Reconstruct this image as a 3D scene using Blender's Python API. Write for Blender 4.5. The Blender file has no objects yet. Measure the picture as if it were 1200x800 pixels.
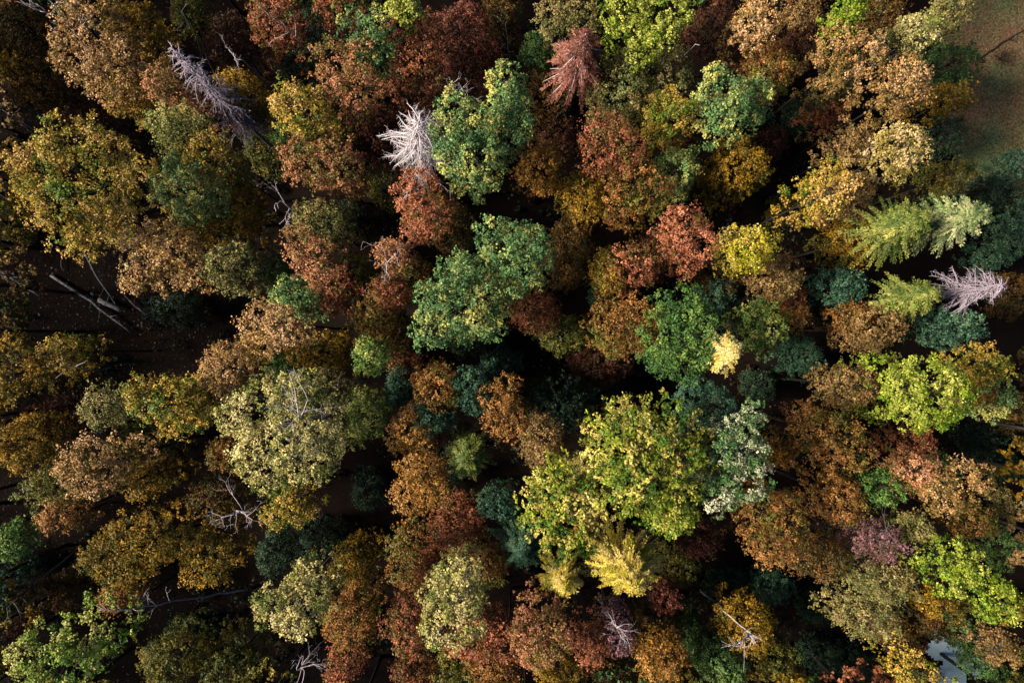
import bpy, math, random
import numpy as np

# ------------------------------------------------------------------ camera frame helpers
H = 90.0                       # drone height above the forest floor
LENS = 26.0
S = (36.0 / LENS) / 1200.0     # metres per photo pixel per metre of distance

def at(px, py, z=0.0):
    k = S * (H - z)
    return np.array([(px - 600.0) * k, -(py - 400.0) * k, z])

scene = bpy.context.scene
COL = scene.collection

# ------------------------------------------------------------------ materials
def new_mat(name):
    m = bpy.data.materials.new(name)
    m.use_nodes = True
    nt = m.node_tree
    nt.nodes.clear()
    return m, nt, nt.nodes.new('ShaderNodeOutputMaterial')

def leaf_material():
    m, nt, out = new_mat('leaves')
    a = nt.nodes.new('ShaderNodeAttribute'); a.attribute_name = 'leaf_color'
    p = nt.nodes.new('ShaderNodeBsdfPrincipled')
    p.inputs['Roughness'].default_value = 0.55
    p.inputs['Specular IOR Level'].default_value = 0.35
    t = nt.nodes.new('ShaderNodeBsdfTranslucent')
    mx = nt.nodes.new('ShaderNodeMixShader'); mx.inputs[0].default_value = 0.16
    nt.links.new(a.outputs['Color'], p.inputs['Base Color'])
    nt.links.new(a.outputs['Color'], t.inputs['Color'])
    nt.links.new(p.outputs[0], mx.inputs[1]); nt.links.new(t.outputs[0], mx.inputs[2])
    nt.links.new(mx.outputs[0], out.inputs[0])
    return m

def bark_material(name, c1, c2, scale=3.0, rough=0.85):
    m, nt, out = new_mat(name)
    tc = nt.nodes.new('ShaderNodeTexCoord')
    mp = nt.nodes.new('ShaderNodeMapping'); mp.inputs['Scale'].default_value = (1, 1, 0.25)
    n = nt.nodes.new('ShaderNodeTexNoise'); n.inputs['Scale'].default_value = scale; n.inputs['Detail'].default_value = 6
    r = nt.nodes.new('ShaderNodeValToRGB')
    r.color_ramp.elements[0].position = 0.35; r.color_ramp.elements[0].color = (*c1, 1)
    r.color_ramp.elements[1].position = 0.62; r.color_ramp.elements[1].color = (*c2, 1)
    p = nt.nodes.new('ShaderNodeBsdfPrincipled'); p.inputs['Roughness'].default_value = rough
    b = nt.nodes.new('ShaderNodeBump'); b.inputs['Strength'].default_value = 0.5; b.inputs['Distance'].default_value = 0.03
    nt.links.new(tc.outputs['Object'], mp.inputs[0]); nt.links.new(mp.outputs[0], n.inputs['Vector'])
    nt.links.new(n.outputs[0], r.inputs[0]); nt.links.new(r.outputs[0], p.inputs['Base Color'])
    nt.links.new(n.outputs[0], b.inputs['Height']); nt.links.new(b.outputs[0], p.inputs['Normal'])
    nt.links.new(p.outputs[0], out.inputs[0])
    return m

def ground_material(name, stops, scale, detail=8, fine=30.0, bump=0.1, fstops=(0.45, 1.3)):
    m, nt, out = new_mat(name)
    tc = nt.nodes.new('ShaderNodeTexCoord')
    n = nt.nodes.new('ShaderNodeTexNoise'); n.inputs['Scale'].default_value = scale; n.inputs['Detail'].default_value = detail
    n.inputs['Roughness'].default_value = 0.62
    r = nt.nodes.new('ShaderNodeValToRGB')
    els = r.color_ramp.elements
    while len(els) < len(stops): els.new(0.5)
    for e, (pos, c) in zip(els, stops): e.position = pos; e.color = (*c, 1)
    n2 = nt.nodes.new('ShaderNodeTexNoise'); n2.inputs['Scale'].default_value = fine; n2.inputs['Detail'].default_value = 4
    mr = nt.nodes.new('ShaderNodeMapRange')
    mr.inputs[1].default_value = 0.3; mr.inputs[2].default_value = 0.7
    mr.inputs[3].default_value = fstops[0]; mr.inputs[4].default_value = fstops[1]
    mu = nt.nodes.new('ShaderNodeVectorMath'); mu.operation = 'SCALE'
    p = nt.nodes.new('ShaderNodeBsdfPrincipled'); p.inputs['Roughness'].default_value = 0.95
    p.inputs['Specular IOR Level'].default_value = 0.15
    b = nt.nodes.new('ShaderNodeBump'); b.inputs['Strength'].default_value = 0.8; b.inputs['Distance'].default_value = bump
    L = nt.links.new
    L(tc.outputs['Object'], n.inputs['Vector']); L(tc.outputs['Object'], n2.inputs['Vector'])
    L(n.outputs[0], r.inputs[0]); L(n2.outputs[0], mr.inputs[0])
    L(r.outputs[0], mu.inputs[0]); L(mr.outputs[0], mu.inputs['Scale'])
    L(mu.outputs[0], p.inputs['Base Color']); L(n2.outputs[0], b.inputs['Height']); L(b.outputs[0], p.inputs['Normal'])
    L(p.outputs[0], out.inputs[0])
    return m

def water_material():
    m, nt, out = new_mat('pond_water')
    p = nt.nodes.new('ShaderNodeBsdfPrincipled')
    p.inputs['Base Color'].default_value = (0.48, 0.66, 0.72, 1)
    p.inputs['Roughness'].default_value = 0.08
    n = nt.nodes.new('ShaderNodeTexNoise'); n.inputs['Scale'].default_value = 2.5; n.inputs['Detail'].default_value = 3
    b = nt.nodes.new('ShaderNodeBump'); b.inputs['Strength'].default_value = 0.25; b.inputs['Distance'].default_value = 0.05
    nt.links.new(n.outputs[0], b.inputs['Height']); nt.links.new(b.outputs[0], p.inputs['Normal'])
    nt.links.new(p.outputs[0], out.inputs[0])
    return m

M_LEAF = leaf_material()
M_BARK = bark_material('dark_bark', (0.016, 0.012, 0.010), (0.05, 0.04, 0.033))
M_PALE = bark_material('weathered_dead_wood', (0.50, 0.42, 0.43), (0.78, 0.71, 0.75), 5.0)
M_GREY = bark_material('grey_bark', (0.07, 0.06, 0.055), (0.24, 0.21, 0.20), 4.0)
M_LILAC = bark_material('lilac_dead_wood', (0.28, 0.22, 0.27), (0.52, 0.44, 0.50), 5.0)
M_LOG = bark_material('pale_log_wood', (0.10, 0.10, 0.10), (0.34, 0.33, 0.34), 4.0)

# ------------------------------------------------------------------ mesh builders
def leaf_mesh(name, P, N, size, col, aspect=0.72, T=None, rng=None):
    """kite shaped leaves: P centres, N normals, size lengths, col colours, T optional long axes"""
    n = len(P)
    if T is None:
        T = rng.normal(size=(n, 3))
    T = T - N * np.sum(T * N, 1, keepdims=True)
    T /= (np.linalg.norm(T, axis=1, keepdims=True) + 1e-9)
    B = np.cross(N, T)
    s = size[:, None]
    V = np.empty((n, 4, 3), np.float32)
    V[:, 0] = P - T * s * 0.5
    V[:, 1] = P + B * s * 0.5 * aspect + T * s * 0.06 + N * s * 0.12
    V[:, 2] = P + T * s * 0.5 - N * s * 0.06
    V[:, 3] = P - B * s * 0.5 * aspect + T * s * 0.06 + N * s * 0.12
    me = bpy.data.meshes.new(name)
    me.vertices.add(n * 4); me.loops.add(n * 4); me.polygons.add(n)
    me.vertices.foreach_set('co', V.ravel())
    me.loops.foreach_set('vertex_index', np.arange(n * 4, dtype=np.int32))
    me.polygons.foreach_set('loop_start', np.arange(0, n * 4, 4, dtype=np.int32))
    at_ = me.attributes.new('leaf_color', 'FLOAT_COLOR', 'FACE')
    c4 = np.ones((n, 4), np.float32); c4[:, :3] = np.clip(col, 0.004, 0.85)
    at_.data.foreach_set('color', c4.ravel())
    me.update(calc_edges=True)
    me.materials.append(M_LEAF)
    return me

class Tubes:
    def __init__(s): s.v = []; s.f = []
    def add(s, pts, r0, r1, sides=5):
        pts = [np.asarray(p, float) for p in pts]
        base = len(s.v); n = len(pts)
        for i, p in enumerate(pts):
            d = pts[min(i + 1, n - 1)] - pts[max(i - 1, 0)]
            d = d / (np.linalg.norm(d) + 1e-9)
            u = np.cross(d, [0, 0, 1.0] if abs(d[2]) < 0.9 else [1.0, 0, 0]); u /= np.linalg.norm(u)
            w = np.cross(d, u)
            r = r0 + (r1 - r0) * i / (n - 1)
            for k in range(sides):
                a = 2 * math.pi * k / sides
                s.v.append(p + (u * math.cos(a) + w * math.sin(a)) * r)
        for i in range(n - 1):
            for k in range(sides):
                a = base + i * sides + k; b = base + i * sides + (k + 1) % sides
                s.f.append((a, b, b + sides, a + sides))
        s.f.append(tuple(base + k for k in reversed(range(sides))))
        s.f.append(tuple(base + (n - 1) * sides + k for k in range(sides)))
    def mesh(s, name, mat):
        me = bpy.data.meshes.new(name)
        me.from_pydata([tuple(map(float, p)) for p in s.v], [], s.f)
        me.materials.append(mat)
        me.polygons.foreach_set('use_smooth', [True] * len(me.polygons))
        me.update()
        return me

def link(name, data, parent=None, loc=None):
    o = bpy.data.objects.new(name, data)
    COL.objects.link(o)
    if parent is not None: o.parent = parent
    if loc is not None: o.location = tuple(float(v) for v in loc)
    return o

def thing(name, loc, label, cat, group=None):
    o = link(name, None, None, loc)
    o.empty_display_size = 0.5
    o['label'] = label; o['category'] = cat
    if group: o['group'] = group
    return o

# ------------------------------------------------------------------ leaf colours (albedo of the leaves themselves)
PAL = {
    'gold':    [(.40, .27, .065), (.66, .43, .18), (.11, .17, .035)],
    'ochre':   [(.23, .145, .032), (.40, .24, .06), (.085, .085, .02)],
    'olive':   [(.115, .115, .028), (.24, .19, .055), (.055, .075, .022)],
    'sedge':   [(.22, .20, .075), (.32, .25, .12), (.11, .13, .05)],
    'bronze':  [(.095, .06, .02), (.17, .09, .032), (.045, .05, .016)],
    'copper':  [(.19, .09, .034), (.40, .21, .085), (.12, .125, .03)],
    'orange':  [(.33, .16, .05), (.48, .28, .12), (.17, .11, .03)],
    'rust':    [(.22, .08, .045), (.38, .165, .09), (.10, .08, .027)],
    'salmon':  [(.37, .165, .09), (.58, .31, .185), (.18, .15, .05)],
    'rose':    [(.28, .10, .06), (.46, .20, .12), (.16, .12, .04)],
    'peach':   [(.42, .245, .11), (.68, .45, .26), (.18, .13, .045)],
    'cream':   [(.56, .42, .20), (.66, .50, .30), (.30, .25, .07)],
    'tan':     [(.21, .13, .055), (.38, .25, .12), (.11, .09, .035)],
    'russet':  [(.10, .04, .026), (.15, .07, .04), (.06, .04, .02)],
    'maroon':  [(.13, .042, .03), (.19, .075, .05), (.065, .038, .02)],
    'mauve':   [(.22, .11, .12), (.30, .18, .19), (.13, .08, .06)],
    'yellow':  [(.55, .43, .10), (.66, .50, .20), (.26, .26, .04)],
    'butter':  [(.75, .58, .20), (.82, .66, .32), (.55, .40, .10)],
    'lime':    [(.24, .30, .05), (.46, .48, .14), (.09, .17, .025)],
    'leafgreen': [(.095, .18, .048), (.19, .28, .075), (.045, .11, .035)],
    'green':   [(.075, .14, .045), (.13, .19, .06), (.045, .09, .035)],
    'sage':    [(.21, .27, .075), (.55, .52, .20), (.09, .16, .045)],
    'mint':    [(.155, .26, .10), (.54, .51, .18), (.07, .145, .055)],
    'silver':  [(.15, .22, .09), (.66, .66, .46), (.06, .13, .045)],
    'teal':    [(.055, .12, .072), (.12, .20, .11), (.03, .07, .042)],
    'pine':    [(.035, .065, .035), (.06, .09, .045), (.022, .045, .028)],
    'fir':     [(.16, .20, .052), (.34, .33, .11), (.065, .105, .03)],
    'blond':   [(.40, .36, .13), (.66, .56, .28), (.14, .18, .05)],
    'weep':    [(.24, .28, .05), (.76, .60, .22), (.06, .135, .025)],
    'fresh':   [(.27, .33, .075), (.64, .60, .24), (.10, .19, .04)],
    'silverfir': [(.21, .26, .11), (.46, .47, .25), (.08, .13, .05)],
    'redfir':  [(.22, .085, .06), (.38, .18, .14), (.10, .045, .03)],
}

def smooth_noise(P, rng, freq=0.55):
    v = np.zeros(len(P))
    for k in range(5):
        d = rng.normal(size=3); d /= np.linalg.norm(d)
        v += np.sin(P @ d * freq * (0.7 + 0.5 * k) * 2 + rng.uniform(0, 6.28)) / (1 + 0.35 * k)
    return v / 2.2

def leaf_colors(P, clump_id, nclump, pal, rng, tip=None):
    A, B, C = [np.array(c) for c in PAL[pal]]
    f = smooth_noise(P, rng, 0.33) * 0.85 + smooth_noise(P, rng, 0.8) * 0.5 + rng.normal(0, 0.48, nclump)[clump_id] * (2.0 if pal == 'weep' else 1.5 if pal in ('silver', 'mint', 'blond') else 1.15) + rng.normal(0, 0.22 if pal == 'weep' else 0.42, len(P))
    if tip is not None: f = f + tip
    if pal == 'weep': f = f + 0.3
    wb = np.clip(f - 0.1, 0, 1)[:, None]; wc = np.clip(-f - 0.1, 0, 1)[:, None]
    col = A * (1 - wb - wc) + B * wb + C * wc
    g = np.exp(rng.normal(0, 0.16, nclump)[clump_id] + rng.normal(0, 0.17, len(P)))
    col = col * g[:, None]
    lum = col.mean(1, keepdims=True); col = np.maximum(lum + (col - lum) * 1.24, .003)
    return col * np.exp(rng.normal(0, 0.06, (len(P), 3)))

# ------------------------------------------------------------------ broadleaf crown
def unit(v): return v / (np.linalg.norm(v, axis=-1, keepdims=True) + 1e-9)

def crown_points(lobes, style, rng, dens=1.0):
    """lobes: (cx,cy,cz,rx,ry,rz) in tree space. Returns leaf centres, normals, axes, sizes, clump ids, tip weights."""
    d, rcf, ntuft, nleaf, lsz, tsig = {
        'b': (1.02, 0.56, 9, 8, 0.170, 0.115),
        'p': (1.18, 0.50, 12, 8, 0.178, 0.11),
        'f': (1.45, 0.66, 18, 8, 0.21, 0.10),
    }[style]
    C, D = [], []
    for (cx, cy, cz, rx, ry, rz) in lobes:
        R2 = (rx * ry + rx * rz + ry * rz) / 3
        n = max(8, int(4 * math.pi * R2 * 0.74 / (d * d) * dens))
        i = np.arange(n) + 0.5
        z = 1 - i / n * 1.48
        th = i * 2.399963 + rng.uniform(0, 6.28)
        r = np.sqrt(np.maximum(0, 1 - z * z))
        u = np.stack([r * np.cos(th), r * np.sin(th), z], 1) + rng.normal(0, 0.10, (n, 3))
        u = unit(u)
        amp = 1 + 0.15 * smooth_noise(u, rng, 2.8) + rng.uniform(-0.26, 0.10, n) + (rng.uniform(size=n) < 0.09) * rng.uniform(0.08, 0.26, n)
        p = np.array([cx, cy, cz]) + u * np.array([rx, ry, rz]) * amp[:, None]
        keep = rng.uniform(size=n) > 0.10
        C.append(p[keep]); D.append(u[keep])
    # drop clumps buried inside other lobes
    outC, outD = [], []
    for k, (p, u) in enumerate(zip(C, D)):
        ok = np.ones(len(p), bool)
        for j, L in enumerate(lobes):
            if j == k: continue
            q = (p - np.array(L[:3])) / np.array(L[3:])
            ok &= (np.sum(q * q, 1) > 0.55)
        outC.append(p[ok]); outD.append(u[ok])
    C = np.concatenate(outC); D = np.concatenate(outD)
    nc = len(C)
    rc = d * rcf * rng.uniform(0.65, 1.35, nc)
    axis = unit(D + np.array([0, 0, 0.55]))
    # tufts
    m = ntuft
    ci = np.repeat(np.arange(nc), m)
    v = rng.normal(size=(nc * m, 3)) + axis[ci] * 0.75
    v = unit(v)
    if style == 'f':
        out = unit(D * np.array([1, 1, 0]) + 1e-6)
        lng = unit(out + np.array([0, 0, -0.55]))
        off = rng.normal(0, 0.24, (nc * m, 3)) * rc[ci][:, None]
        off += lng[ci] * (rng.uniform(-1.1, 1.9, nc * m) * rc[ci])[:, None]
        TP = C[ci] + off
        v = unit(axis[ci] * 1.3 + rng.normal(0, 0.4, (nc * m, 3)))
    elif style == 'p':
        TP = C[ci] + v * (rc[ci] * rng.uniform(0.55, 1.0, nc * m) ** 0.5)[:, None] * np.array([1, 1, 0.75])
    else:
        TP = C[ci] + v * (rc[ci] * rng.uniform(0.25, 1.35, nc * m))[:, None] * np.array([1.1, 1.1, 0.8])
    nt = len(TP)
    ti = np.repeat(np.arange(nt), nleaf)
    P = TP[ti] + rng.normal(0, tsig, (nt * nleaf, 3))
    N = unit(v[ti] * 0.8 + np.array([0, 0, 0.45]) + rng.normal(0, 0.55, (nt * nleaf, 3)))
    sz = lsz * rng.uniform(0.6, 1.45, nt * nleaf)
    cid = ci[ti]
    T = None
    if style == 'f':
        T = lng[cid] + rng.normal(0, 0.5, (len(P), 3))
        sz = sz * 1.25
    return P, N, T, sz, cid, nc, C

def conifer_points(R, Hc, ztop, rng, droop=0.5, wide=1.0):
    P, N, T, SZ, CID, tipw = [], [], [], [], [], []
    cid = 0
    z = ztop; br = []
    while z > ztop - Hc:
        f = (ztop - z) / Hc
        L0 = R * (f ** 0.72) + 0.18
        nb = int(7 + 5 * min(1, f * 1.6))
        a0 = rng.uniform(0, 6.28)
        for k in range(nb):
            a = a0 + 6.283 * k / nb + rng.normal(0, 0.16)
            L = L0 * rng.uniform(0.66, 1.2)
            dv = np.array([math.cos(a), math.sin(a), 0]); sv = np.array([-dv[1], dv[0], 0])
            n = max(3, int(L / 0.12))
            t = (np.arange(n) + rng.uniform(0, 1, n)) / n
            t = t[t > 0.12]
            dz = (0.42 - 0.25 * f) * t - droop * (0.4 + 0.8 * f) * t * t
            p = np.array([0, 0, z + rng.uniform(-.15, .15)]) + dv * (L * t)[:, None] + np.array([0, 0, 1]) * (L * dz)[:, None]
            br.append((p[0] if len(p) else None, dv, L))
            for side in (-1, 1):
                for rep in range(2):
                    m = len(p)
                    ln = (0.24 + 0.34 * (1 - t) * min(1, L / 2)) * rng.uniform(0.7, 1.35, m) * wide
                    ax = unit(dv * rng.uniform(0.4, 1.1, (m, 1)) + sv * side * rng.uniform(0.35, 1.0, (m, 1)) + np.array([0, 0, -0.28]) + rng.normal(0, .14, (m, 3)))
                    P.append(p + ax * ln[:, None] * 0.45); T.append(ax)
                    N.append(unit(np.array([0, 0, 1]) + dv * 0.25 + rng.normal(0, 0.33, (m, 3))))
                    SZ.append(ln); CID.append(np.full(m, cid)); tipw.append((t - 0.55) * 0.9)
            # leading tip
            cid += 1
        z -= 0.46 + 0.36 * f
    return (np.concatenate(P), np.concatenate(N), np.concatenate(T), np.concatenate(SZ), np.concatenate(CID), cid, np.concatenate(tipw), br)

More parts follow.
